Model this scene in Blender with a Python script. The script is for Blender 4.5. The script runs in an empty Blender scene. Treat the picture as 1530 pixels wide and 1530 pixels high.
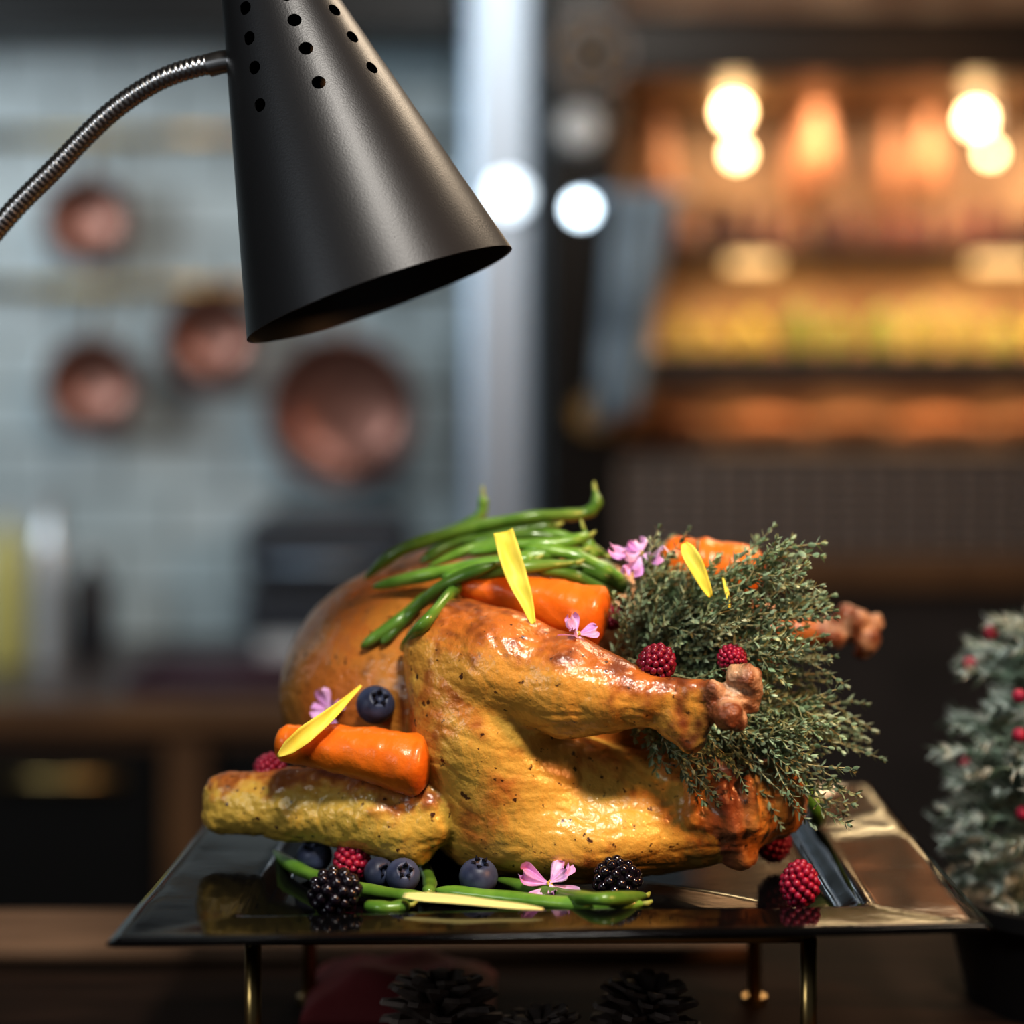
import bpy, bmesh, math, random
import numpy as np
from mathutils import Vector, Matrix, noise
from mathutils.bvhtree import BVHTree
R = random.Random(7)
SC = bpy.context.scene
COL = SC.collection
F = 3166.0; ZC = 1.33; HY = 524.0
CAM = Vector((0, 0, ZC))
WELL = ZC - .316
TAB = ZC - .43
def P(px, py, Y): return Vector(((px-765)/F*Y, Y, ZC-(py-HY)/F*Y))
def onz(px, py, z):            # point of the horizontal plane z under the pixel
    return P(px, py, F*(ZC-z)/(py-HY))

# ------------------------------------------------------------------ materials
def _n(nt, t, **kw):
    n = nt.nodes.new(t)
    for k, v in kw.items(): setattr(n, k, v)
    return n
def mat(name, col, rough=.5, metal=0., col2=None, vs=20., bump=0., bs=80., coat=0., sss=0., emis=None, es=0., stretch=None, rnd=0., attr=None, spec=.5, coatr=.1, trans=0., thr=(.35, .65), ridge=0., rs=40.):
    m = bpy.data.materials.new(name); m.use_nodes = True
    nt = m.node_tree; b = nt.nodes['Principled BSDF']; L = nt.links.new
    b.inputs['Base Color'].default_value = (*col, 1)
    b.inputs['Roughness'].default_value = rough; b.inputs['Metallic'].default_value = metal
    b.inputs['Coat Weight'].default_value = coat; b.inputs['Coat Roughness'].default_value = coatr
    b.inputs['Specular IOR Level'].default_value = spec
    b.inputs['Subsurface Weight'].default_value = sss
    b.inputs['Subsurface Radius'].default_value = (1, .4, .2); b.inputs['Subsurface Scale'].default_value = .005
    b.inputs['Transmission Weight'].default_value = trans
    if emis: b.inputs['Emission Color'].default_value = (*emis, 1); b.inputs['Emission Strength'].default_value = es
    tc = _n(nt, 'ShaderNodeTexCoord'); vec = tc.outputs['Object']
    if stretch:
        mp = _n(nt, 'ShaderNodeMapping'); mp.inputs['Scale'].default_value = stretch; L(vec, mp.inputs['Vector']); vec = mp.outputs['Vector']
    out = None
    if attr:
        a = _n(nt, 'ShaderNodeAttribute'); a.attribute_name = attr; out = a.outputs['Color']
    if col2:
        nz = _n(nt, 'ShaderNodeTexNoise'); nz.inputs['Scale'].default_value = vs; nz.inputs['Detail'].default_value = 5
        L(vec, nz.inputs['Vector'])
        mr = _n(nt, 'ShaderNodeMapRange'); mr.inputs['From Min'].default_value = thr[0]; mr.inputs['From Max'].default_value = thr[1]
        L(nz.outputs['Fac'], mr.inputs['Value'])
        mx = _n(nt, 'ShaderNodeMix', data_type='RGBA'); mx.inputs[6].default_value = (*col, 1); mx.inputs[7].default_value = (*col2, 1)
        if out: L(out, mx.inputs[6])
        L(mr.outputs['Result'], mx.inputs[0]); out = mx.outputs[2]
    if rnd:
        oi = _n(nt, 'ShaderNodeObjectInfo'); hs = _n(nt, 'ShaderNodeHueSaturation')
        mr = _n(nt, 'ShaderNodeMapRange'); mr.inputs['To Min'].default_value = 1-rnd; mr.inputs['To Max'].default_value = 1+rnd
        L(oi.outputs['Random'], mr.inputs['Value']); L(mr.outputs['Result'], hs.inputs['Value'])
        if out: L(out, hs.inputs['Color'])
        else: hs.inputs['Color'].default_value = (*col, 1)
        out = hs.outputs['Color']
    if out: L(out, b.inputs['Base Color'])
    if bump:
        nz = _n(nt, 'ShaderNodeTexNoise'); nz.inputs['Scale'].default_value = bs; nz.inputs['Detail'].default_value = 6
        L(vec, nz.inputs['Vector']); h = nz.outputs['Fac']
        if ridge:
            rg = _n(nt, 'ShaderNodeTexNoise', noise_dimensions='3D'); rg.noise_type = 'RIDGED_MULTIFRACTAL'
            rg.inputs['Scale'].default_value = rs; rg.inputs['Detail'].default_value = 3
            mp2 = _n(nt, 'ShaderNodeMapping'); mp2.inputs['Scale'].default_value = (.6, 1, 1.5); mp2.inputs['Rotation'].default_value = (0, .35, 0)
            L(vec, mp2.inputs['Vector']); L(mp2.outputs['Vector'], rg.inputs['Vector'])
            ma = _n(nt, 'ShaderNodeMath', operation='MULTIPLY_ADD'); ma.inputs[1].default_value = ridge
            L(rg.outputs['Fac'], ma.inputs[0]); L(h, ma.inputs[2]); h = ma.outputs[0]
        bp = _n(nt, 'ShaderNodeBump'); bp.inputs['Strength'].default_value = bump; bp.inputs['Distance'].default_value = .004
        L(h, bp.inputs['Height']); L(bp.outputs['Normal'], b.inputs['Normal'])
        if coat: L(bp.outputs['Normal'], b.inputs['Coat Normal'])
    return m

M = {}
M['skin'] = mat('roast_skin', (.6, .3, .05), .44, attr='tone', col2=(.09, .032, .010), vs=190, thr=(.645, .70), bump=.46, bs=130, coat=.75, coatr=.10, sss=.03, ridge=-.18, rs=60, spec=.38)
M['bone'] = mat('bone', (.62, .4, .22), .38, attr='tone', coat=.4, coatr=.15, bump=.8, bs=170, sss=.05, ridge=-.35, rs=90)
M['plate'] = mat('black_glaze', (.003, .003, .0035), .07, bump=.05, bs=26, spec=.09)
M['brass'] = mat('brass', (.50, .35, .14), .3, 1, bump=.05)
M['dullbrass'] = mat('dull_brass', (.24, .16, .08), .45, 1)
M['lamp'] = mat('black_powder_coat', (.016, .017, .019), .40, .1, bump=.06, bs=900, spec=.42)
M['lampin'] = mat('dark_socket', (.02, .02, .02), .5)
M['chrome'] = mat('chrome', (.66, .64, .62), .25, 1)
M['bulb'] = mat('frosted_bulb', (.5, .48, .44), .3)
M['carrot'] = mat('carrot', (.80, .21, .012), .40, col2=(.64, .125, .006), vs=40, bump=.4, bs=70, coat=.3, coatr=.18, thr=(.45, .75), spec=.35)
M['bean'] = mat('green_bean', (.09, .21, .024), .3, col2=(.16, .30, .048), vs=60, bump=.12, bs=120, coat=.3, rnd=.4)
M['beanstem'] = mat('bean_tip', (.36, .42, .10), .5)
M['leaf'] = mat('thyme_leaf', (.23, .335, .19), .45, col2=(.42, .50, .34), vs=60, rnd=.35)
M['stem'] = mat('thyme_stem', (.36, .34, .18), .6)
M['rasp'] = mat('raspberry', (.33, .012, .05), .35, col2=(.22, .007, .03), vs=90, sss=.1, coat=.2, rnd=.25)
M['black'] = mat('blackberry', (.010, .006, .012), .16, coat=.6)
M['blue'] = mat('blueberry', (.018, .023, .055), .45, col2=(.09, .115, .20), vs=45, rnd=.2)
M['bluecrown'] = mat('blueberry_crown', (.012, .013, .03), .6)
M['pink'] = mat('pink_petal', (.62, .26, .60), .6, col2=(.86, .62, .84), vs=80, sss=.1)
M['yellow'] = mat('yellow_petal', (.86, .74, .13), .5, col2=(.80, .66, .07), vs=60, spec=.3)
M['cream'] = mat('cream_petal', (.82, .75, .32), .5, spec=.3)
M['stamen'] = mat('stamen', (.55, .45, .08), .6)
M['table'] = mat('oiled_wood', (.010, .006, .004), .65, col2=(.026, .014, .009), vs=6, stretch=(1, 8, 1), bump=.1, bs=20, spec=.04)
M['table_glare'] = mat('tan_reflection', (.19, .115, .07), .6, col2=(.12, .07, .04), vs=5, stretch=(1, 9, 1), spec=.15)
M['redcloth'] = mat('red_cloth', (.16, .009, .011), .8, bump=.2, bs=300)
M['cone'] = mat('pine_cone', (.13, .09, .072), .6, col2=(.34, .26, .21), vs=60)
M['needle'] = mat('fir_needle', (.08, .145, .09), .7, col2=(.20, .28, .23), vs=30)
M['snow'] = mat('flocked_snow', (.46, .54, .51), .8)
M['bark'] = mat('bark', (.08, .05, .03), .8)
M['pot'] = mat('black_pot', (.008, .008, .009), .45)
M['berry'] = mat('red_berry', (.36, .02, .06), .5)
M['copper'] = mat('copper', (.29, .15, .115), .30, .75, col2=(.18, .09, .072), vs=14)
M['steel'] = mat('brushed_steel', (.42, .50, .59), .45, 1, bump=.03, bs=60, stretch=(1, 1, .02))
M['counter'] = mat('dark_worktop', (.045, .038, .038), .35, col2=(.08, .06, .055), vs=10)
M['cab'] = mat('black_lacquer', (.006, .006, .006), .35, spec=.3)
M['cabwood'] = mat('brown_frame', (.12, .062, .024), .45, col2=(.08, .04, .016), vs=8)
M['oven'] = mat('black_enamel', (.008, .007, .006), .3, spec=.25)
M['ovenback'] = mat('oven_back', (.46, .31, .19), .4, col2=(.22, .12, .065), vs=8, thr=(.4, .6))
M['ovenfloor'] = mat('oven_steel', (.6, .46, .28), .28, 1, bump=.4, bs=14)
M['hot'] = mat('lit_bulb', (1, .8, .5), .5, emis=(1, .72, .38), es=16)
M['strip'] = mat('shelf_reflection', (1, .8, .5), .5, emis=(1, .66, .30), es=1.5)
M['cool'] = mat('cool_bulb', (1, 1, 1), .5, emis=(.75, .9, 1), es=8)
M['ham'] = mat('cured_meat', (.25, .11, .06), .4, col2=(.36, .18, .09), vs=20)
M['crust'] = mat('bread_crust', (.36, .17, .075), .6, col2=(.15, .065, .03), vs=16)
M['jar'] = mat('brown_jar', (.10, .03, .02), .3, rnd=.5)
M['fruit'] = mat('fruit_skin', (.74, .60, .12), .4, col2=(.46, .46, .06), vs=9, thr=(.45, .6))
M['green'] = mat('green_fruit_skin', (.32, .40, .05), .4)
M['grille'] = mat('grille_metal', (.20, .18, .17), .5, .4)
M['panel'] = mat('grey_black_panel', (.022, .0205, .020), .45, col2=(.034, .030, .029), vs=12, spec=.25)
M['pale_sheet'] = mat('pale_blue', (.10, .14, .18), .85, bump=.2, bs=200, col2=(.26, .34, .41), vs=9)
M['ybottle'] = mat('yellow_bottle', (.42, .40, .15), .35)
M['wbottle'] = mat('steel_flask', (.55, .60, .64), .3, .6)
M['appl'] = mat('dark_appliance', (.03, .035, .045), .35)
M['maroon'] = mat('maroon_tray', (.05, .018, .03), .45)
M['white'] = mat('pale_enamel', (.45, .48, .5), .4)
M['floor'] = mat('dark_stone', (.03, .027, .025), .4, col2=(.05, .045, .04), vs=4)
M['ceil'] = mat('ceiling_paint', (.06, .06, .06), .8)
M['plaster'] = mat('dark_plaster', (.07, .065, .06), .8)
def tile_mat():
    m = mat('glazed_tile', (.5, .6, .6), .35); nt = m.node_tree; b = nt.nodes['Principled BSDF']; L = nt.links.new
    tc = _n(nt, 'ShaderNodeTexCoord'); s = _n(nt, 'ShaderNodeSeparateXYZ'); c = _n(nt, 'ShaderNodeCombineXYZ')
    L(tc.outputs['Object'], s.inputs[0]); L(s.outputs['X'], c.inputs['X']); L(s.outputs['Z'], c.inputs['Y'])
    br = _n(nt, 'ShaderNodeTexBrick'); br.inputs['Scale'].default_value = 1
    br.inputs['Brick Width'].default_value = .20; br.inputs['Row Height'].default_value = .090; br.inputs['Mortar Size'].default_value = .006
    br.inputs['Color1'].default_value = (.44, .515, .54, 1); br.inputs['Color2'].default_value = (.385, .46, .485, 1); br.inputs['Mortar'].default_value = (.20, .235, .245, 1)
    L(c.outputs[0], br.inputs['Vector']); L(br.outputs['Color'], b.inputs['Base Color'])
    bp = _n(nt, 'ShaderNodeBump', invert=True); bp.inputs['Strength'].default_value = .4; bp.inputs['Distance'].default_value = .004
    L(br.outputs['Fac'], bp.inputs['Height']); L(bp.outputs['Normal'], b.inputs['Normal'])
    return m
M['tile'] = tile_mat()

# ------------------------------------------------------------------ mesh helpers
OFF = {}
class MB:
    def __init__(s): s.v = []; s.f = []
    def add(s, v, f):
        o = len(s.v); s.v += [Vector(p) for p in v]; s.f += [tuple(i+o for i in q) for q in f]; return s
    def box(s, lo, hi):
        x0, y0, z0 = lo; x1, y1, z1 = hi
        return s.add([(x0,y0,z0),(x1,y0,z0),(x1,y1,z0),(x0,y1,z0),(x0,y0,z1),(x1,y0,z1),(x1,y1,z1),(x0,y1,z1)],
                     [(0,3,2,1),(4,5,6,7),(0,1,5,4),(1,2,6,5),(2,3,7,6),(3,0,4,7)])
    def tube(s, pts, rad, n=10, cap=True, flat=1., hint=None):
        pts = [Vector(p) for p in pts]; m = len(pts)
        if not hasattr(rad, '__len__'): rad = [rad]*m
        t0 = (pts[1]-pts[0]).normalized(); a = Vector(hint) if hint else (Vector((0,0,1)) if abs(t0.z) < .9 else Vector((1,0,0)))
        u = (a - t0*a.dot(t0)).normalized(); V = []; Fc = []
        for i in range(m):
            t = (pts[min(i+1,m-1)]-pts[max(i-1,0)]).normalized()
            u = (u - t*u.dot(t)).normalized(); w = t.cross(u)
            for k in range(n):
                an = 2*math.pi*k/n; V.append(pts[i]+(u*math.cos(an)*flat+w*math.sin(an))*rad[i])
        for i in range(m-1):
            for k in range(n):
                k2 = (k+1) % n; Fc.append((i*n+k, i*n+k2, (i+1)*n+k2, (i+1)*n+k))
        if cap: Fc.append(tuple(range(n-1,-1,-1))); Fc.append(tuple((m-1)*n+k for k in range(n)))
        return s.add(V, Fc)
    def lathe(s, prof, o=(0,0,0), ax=(0,0,1), n=32, closed=False):
        o = Vector(o); ax = Vector(ax).normalized(); a = Vector((1,0,0)) if abs(ax.x) < .9 else Vector((0,1,0))
        u = (a-ax*a.dot(ax)).normalized(); w = ax.cross(u); V = []; Fc = []; m = len(prof)
        for r, h in prof:
            for k in range(n):
                an = 2*math.pi*k/n; V.append(o+ax*h+(u*math.cos(an)+w*math.sin(an))*max(r, 1e-5))
        for i in range(m if closed else m-1):
            j = (i+1) % m
            for k in range(n):
                k2 = (k+1) % n; Fc.append((i*n+k, i*n+k2, j*n+k2, j*n+k))
        return s.add(V, Fc)
    def ball(s, c, r, n=12, sc=(1,1,1)):
        c = Vector(c); h = n//2; V = [c+Vector((0,0,-r*sc[2]))]; Fc = []
        for i in range(1, h):
            p = math.pi*i/h
            for k in range(n):
                a = 2*math.pi*k/n; V.append(c+Vector((math.sin(p)*math.cos(a)*sc[0], math.sin(p)*math.sin(a)*sc[1], -math.cos(p)*sc[2]))*r)
        V.append(c+Vector((0,0,r*sc[2]))); T = len(V)-1
        for k in range(n):
            k2 = (k+1) % n; Fc.append((0, 1+k2, 1+k))
            for i in range(h-2): Fc.append((1+i*n+k, 1+i*n+k2, 1+(i+1)*n+k2, 1+(i+1)*n+k))
            Fc.append((1+(h-2)*n+k, 1+(h-2)*n+k2, T))
        return s.add(V, Fc)
def tag(o, label=None, cat=None, group=None, kind=None):
    if label: o['label'] = label
    if cat: o['category'] = cat
    if group: o['group'] = group
    if kind: o['kind'] = kind
    return o
def thing(name, loc, label, cat, group=None):
    o = bpy.data.objects.new(name, None); COL.objects.link(o); o.location = loc; o.empty_display_size = .02
    OFF[o] = Vector(loc); return tag(o, label, cat, group)
def obj(name, mb, m, parent=None, smooth=True, bevel=0., sharp=None):
    V = mb.v
    if parent is None:
        c = Vector((sum(p.x for p in V)/len(V), sum(p.y for p in V)/len(V), min(p.z for p in V)))
    else: c = OFF[parent]
    me = bpy.data.meshes.new(name); me.from_pydata([tuple(p-c) for p in V], [], mb.f); me.materials.append(M[m] if isinstance(m, str) else m)
    me.validate(); me.update()
    if smooth: me.polygons.foreach_set('use_smooth', [True]*len(me.polygons))
    if sharp: me.set_sharp_from_angle(angle=math.radians(sharp))
    o = bpy.data.objects.new(name, me); COL.objects.link(o)
    if parent is None: o.location = c
    else: o.parent = parent
    OFF[o] = c.copy() if parent is None else OFF[parent]
    if bevel:
        b = o.modifiers.new('bevel', 'BEVEL'); b.width = bevel; b.segments = 2; b.limit_method = 'ANGLE'
    return o
def boxo(name, lo, hi, m, parent=None, bevel=.004): return obj(name, MB().box(lo, hi), m, parent, False, bevel)
def struct(name, lo, hi, m): return tag(boxo(name, lo, hi, m, None, 0), kind='structure')
def spline(pts, k=8):
    pts = [Vector(p) for p in pts]; out = []
    for i in range(len(pts)-1):
        a = pts[max(i-1,0)]; b = pts[i]; c = pts[i+1]; d = pts[min(i+2,len(pts)-1)]
        for j in range(k):
            t = j/k; out.append(.5*((2*b)+(c-a)*t+(2*a-5*b+4*c-d)*t*t+(3*b-a-3*c+d)*t**3))
    out.append(pts[-1]); return out

# ------------------------------------------------------------------ room
struct('floor', (-3, -1.2, -.05), (3, 4.2, 0), 'floor')
struct('wall_back', (-3, 3.75, 0), (3, 3.9, 2.9), 'tile')
struct('wall_left', (-3.1, -1.2, 0), (-3, 4.2, 2.9), 'plaster')
struct('wall_right', (3, -1.2, 0), (3.1, 4.2, 2.9), 'plaster')
struct('ceiling', (-3, -1.2, 2.9), (3, 4.2, 2.95), 'ceil')

# ------------------------------------------------------------------ table under the stand
t = thing('table', (0, 1.2, 0), 'dark oiled wooden table the whole turkey display stands on', 'table')
boxo('tabletop', (-.95, .72, TAB-.04), (.95, 1.62, TAB), 'table', t)
for sx in (-.88, .82):
    for sy in (.76, 1.52): boxo('leg', (sx, sy, 0), (sx+.06, sy+.06, TAB-.04), 'table', t)
tag(boxo('reflection_strip', (-.62, 1.485, TAB), (.17, 1.59, TAB+.012), 'table_glare', None, .004), 'long tan strip painted for a reflection at the back edge of the dark table', 'table_glare')  # tan strip added in place of a reflection on the far tabletop

# ------------------------------------------------------------------ plate
FL, FR, BR, BL = Vector((-.2105, 1.10, 0)), Vector((.2565, 1.128, 0)), Vector((.253, 1.50, 0)), Vector((-.195, 1.49, 0))
def sm(a, b, x):
    x = min(max((x-a)/(b-a), 0), 1); return x*x*(3-2*x)
def plate():
    N = 110; mb = MB(); V = []; Fc = []
    for side in (0, 1):
        for j in range(N+1):
            for i in range(N+1):
                u, v = i/N, j/N
                p = (FL*(1-u)+FR*u)*(1-v)+(BL*(1-u)+BR*u)*v
                s = min(u*.467, (1-u)*.467, v*.38, (1-v)*.38)
                z = -.306-.003*s/.055-.008*sm(.055, .075, s)-.0015*(1-sm(0, .006, s))
                z += .0010*noise.noise(Vector((p.x*9, p.y*9, 3)))+.00015*noise.noise(Vector((p.x*30, p.y*30, 7)))
                if side: z -= .005*sm(-.004, .006, s)
                V.append((p.x, p.y, ZC+z))
    W = N+1; T = W*W
    for j in range(N):
        for i in range(N):
            a = j*W+i; Fc.append((a, a+1, a+W+1, a+W)); Fc.append((T+a, T+a+W, T+a+W+1, T+a+1))
    ring = [i for i in range(N)]+[j*W+N for j in range(N)]+[N*W+N-i for i in range(N)]+[(N-j)*W for j in range(N)]
    for k in range(len(ring)):
        a, b = ring[k], ring[(k+1) % len(ring)]; Fc.append((a, T+a, T+b, b))
    mb.add(V, Fc); o = obj('serving_plate', mb, 'plate')
    return tag(o, 'glossy black square serving plate under the roast turkey', 'plate')
plate()
# stand
PB = ZC-.3235
t = thing('plate_stand', (.02, 1.28, TAB), 'slim brass stand with four legs holding up the black plate', 'stand')
cs = [P(378, 1425, 1.17), P(1208, 1412, 1.175), P(462, 1425, 1.40), P(1127, 1420, 1.40)]
for c in cs:
    obj('leg', MB().tube([(c.x, c.y, TAB+.004), (c.x, c.y, PB-.002)], .0046, 16), 'brass', t)
    obj('foot', MB().lathe([(0, 0), (.008, 0), (.008, .004), (0, .004)], (c.x, c.y, TAB), n=20), 'brass', t, sharp=40)
fr = MB()
for a, b in ((0, 1), (1, 3), (3, 2), (2, 0)):
    fr.tube([(cs[a].x, cs[a].y, PB-.002), (cs[b].x, cs[b].y, PB-.002)], .003, 10)
obj('frame', fr, 'brass', t)

# ------------------------------------------------------------------ turkey as one implicit surface, split into its parts
def E(px, py, Y, rx, ry, rz):
    c = P(px, py, Y)
    def f(X, Yy, Z):
        a, b, d = (X-c.x), (Yy-c.y), (Z-c.z)
        k0 = np.sqrt((a/rx)**2+(b/ry)**2+(d/rz)**2)+1e-6; k1 = np.sqrt((a/rx**2)**2+(b/ry**2)**2+(d/rz**2)**2)+1e-6
        return k0*(k0-1)/k1
    return f
def C(*pts, k=.006):
    q = [(P(a, b, c), r) for a, b, c, r in pts]
    if len(q) == 1: q = q*2
    def f(X, Yy, Z):
        out = None
        for (a, ra), (b, rb) in zip(q[:-1], q[1:]):
            d = b-a; l2 = max(d.length_squared, 1e-9)
            tt = np.clip(((X-a.x)*d.x+(Yy-a.y)*d.y+(Z-a.z)*d.z)/l2, 0, 1)
            v = np.sqrt((X-a.x-tt*d.x)**2+(Yy-a.y-tt*d.y)**2+(Z-a.z-tt*d.z)**2)-(ra+tt*(rb-ra))
            out = v if out is None else smin(out, v, k)
        return out
    return f
def smin(a, b, k):
    h = np.maximum(k-np.abs(a-b), 0)/k; return np.minimum(a, b)-h*h*k*.25
GR = [
 ('body', [E(690,1030,1.392,.119,.112,.090), E(765,945,1.39,.065,.06,.052), E(860,1010,1.40,.095,.10,.066), E(980,1010,1.435,.072,.07,.053)], .04),
 ('thigh', [C((696,1030,1.272,.0350),(720,1095,1.270,.0390),(765,1170,1.276,.0425),(890,1216,1.287,.0400),(1035,1214,1.278,.033), k=.012), E(850,1232,1.287,.082,.06,.032), C((700,1130,1.285,.036),(735,1215,1.285,.034), k=.015)], .012),
 ('tail', [C((1085,1208,1.275,.030),(1145,1197,1.28,.024)), C((1095,1235,1.268,.018),(1106,1275,1.264,.010)), C((1010,1142,1.262,.010),(1100,1155,1.267,.009),(1165,1168,1.275,.012)), C((1165,1165,1.275,.012),(1170,1215,1.275,.012)), C((1030,1168,1.246,.004),(1036,1222,1.244,.004)), C((1036,1222,1.246,.004),(1100,1240,1.246,.004)), C((1118,1170,1.249,.0035),(1126,1235,1.248,.0035)), C((1075,1180,1.249,.006),(1085,1215,1.247,.006))], .005),
 ('drumstick', [C((688,980,1.278,.0350),(750,999,1.260,.0338),(850,1027,1.241,.0278),(905,1036,1.232,.0210),(955,1041,1.225,.0138),(1040,1041,1.217,.0092), k=.008), C((968,1060,1.226,.009),(1012,1082,1.220,.0095),(1038,1100,1.217,.0080)), C((1000,1058,1.219,.006),(1050,1078,1.214,.006)), C((1005,1070,1.214,.004),(1030,1113,1.214,.0050)), C((840,1083,1.232,.006),(960,1068,1.224,.005)), C((1030,1028,1.214,.0045),(1062,1026,1.211,.004)), C((1035,1055,1.213,.0045),(1066,1064,1.211,.0035))], .005),
 ('bone', [C((1035,1041,1.217,.0080),(1100,1040,1.212,.0080)), C((1088,1068,1.204,.0085)), C((1102,1076,1.208,.0058)), C((1116,1014,1.210,.0085)), C((1097,1008,1.211,.006)), C((1126,1030,1.212,.006)), C((1120,1050,1.215,.0065)), C((1068,1030,1.208,.0050)), C((1075,1060,1.210,.006))], .003),
 ('drumstick2', [C((1000,970,1.45,.035),(1120,950,1.43,.02),(1215,945,1.415,.0092), k=.02)], .01),
 ('bone2', [C((1215,945,1.415,.0085),(1275,940,1.41,.0092)), C((1296,957,1.405,.0088)), C((1266,920,1.412,.0080)), C((1305,932,1.41,.0075)), C((1250,955,1.405,.006)), C((1283,928,1.405,.008)), C((1290,972,1.408,.006))], .003),
 ('wing', [C((342,1190,1.30,.0125),(450,1188,1.291,.0135),(560,1193,1.274,.0145),(640,1203,1.264,.0140), k=.008), C((345,1205,1.297,.0135),(450,1204,1.284,.0165),(560,1211,1.268,.0190),(636,1220,1.260,.0160), k=.008), C((332,1220,1.298,.0085),(430,1220,1.286,.0120),(520,1228,1.272,.0145),(605,1243,1.261,.0180), k=.008), C((605,1245,1.261,.015),(620,1268,1.260,.0095)), C((330,1180,1.30,.007),(322,1222,1.297,.0065)), C((350,1176,1.297,.006),(470,1171,1.285,.007),(620,1185,1.265,.007)), C((643,1197,1.257,.0100),(650,1235,1.255,.0105))], .009),
]
KG = [.03, .004, .006, .006, .004, .012, .004, .0015]
def field(X, Y, Z, groups=False):
    ds = []
    for nme, prims, k in GR:
        d = None
        for f in prims:
            v = f(X, Y, Z); d = v if d is None else smin(d, v, k)
        ds.append(d)
    out = ds[0]
    for d, k in zip(ds[1:], KG[1:]): out = smin(out, d, k)
    out = np.maximum(out, (WELL+.0012)-Z)
    return (out, np.array(ds)) if groups else out
def surface_nets(lo, hi, h):
    ax = [np.arange(l, u, h, dtype=np.float32) for l, u in zip(lo, hi)]
    nx, ny, nz = map(len, ax); V = np.empty((nx, ny, nz), np.float32)
    for i0 in range(0, nx, 40):
        X, Y, Z = np.meshgrid(ax[0][i0:i0+40], ax[1], ax[2], indexing='ij'); V[i0:i0+40] = field(X, Y, Z)
    S = V < 0
    acc = np.zeros((nx-1, ny-1, nz-1, 3), np.float32); cnt = np.zeros((nx-1, ny-1, nz-1), np.float32)
    cor = [(a, b, c) for a in (0,1) for b in (0,1) for c in (0,1)]
    sl = lambda A, c: A[c[0]:nx-1+c[0], c[1]:ny-1+c[1], c[2]:nz-1+c[2]]
    for a in cor:
        for d in range(3):
            if a[d]: continue
            b = list(a); b[d] = 1
            va, vb = sl(V, a), sl(V, b); mk = sl(S, a) != sl(S, b)
            tt = np.where(mk, va/np.where(mk, va-vb, 1), 0)
            for e in range(3): acc[..., e] += np.where(mk, (tt if e == d else a[e]), 0)
            cnt += mk
    act = cnt > 0; idx = -np.ones(act.shape, np.int64); idx[act] = np.arange(act.sum())
    ii = np.argwhere(act); verts = (ii+acc[act]/cnt[act][:, None])*h+np.array(lo)
    quads = []
    for d in range(3):
        e, g = (d+1) % 3, (d+2) % 3
        A = np.take(S, range(0, S.shape[d]-1), d); B = np.take(S, range(1, S.shape[d]), d)
        for flip in (False, True):
            mk = (A & ~B) if not flip else (~A & B)
            q = np.argwhere(mk); q = q[(q[:, e] > 0) & (q[:, g] > 0) & (q[:, e] < act.shape[e]) & (q[:, g] < act.shape[g])]
            def cell(de, dg):
                r = q.copy(); r[:, e] -= de; r[:, g] -= dg; return idx[r[:, 0], r[:, 1], r[:, 2]]
            c4 = [cell(1, 1), cell(0, 1), cell(0, 0), cell(1, 0)]
            if flip: c4 = c4[::-1]
            quads.append(np.stack(c4, 1))
    Q = np.concatenate(quads); Q = Q[(Q >= 0).all(1)]
    return verts, Q
vs, qs = surface_nets((-.205, 1.17, WELL-.006), (.265, 1.53, ZC-.10), .0016)
for _ in range(2):
    d = field(*vs.T); e = .0008
    g = np.stack([field(*(vs+np.eye(3)[k]*e).T)-d for k in range(3)], 1)/e
    n = g/np.maximum(np.linalg.norm(g, axis=1), 1e-6)[:, None]; vs = vs-n*np.clip(d, -.002, .002)[:, None]
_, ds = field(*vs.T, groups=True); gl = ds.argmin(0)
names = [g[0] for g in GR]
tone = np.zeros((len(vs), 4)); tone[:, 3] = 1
def mixc(a, b, t): return tuple(x+(y-x)*t for x, y in zip(a, b))
GOLD = (.68, .325, .055); YEL = (.72, .435, .085); ORG = (.55, .185, .030); BRN = (.20, .055, .014)
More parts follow.
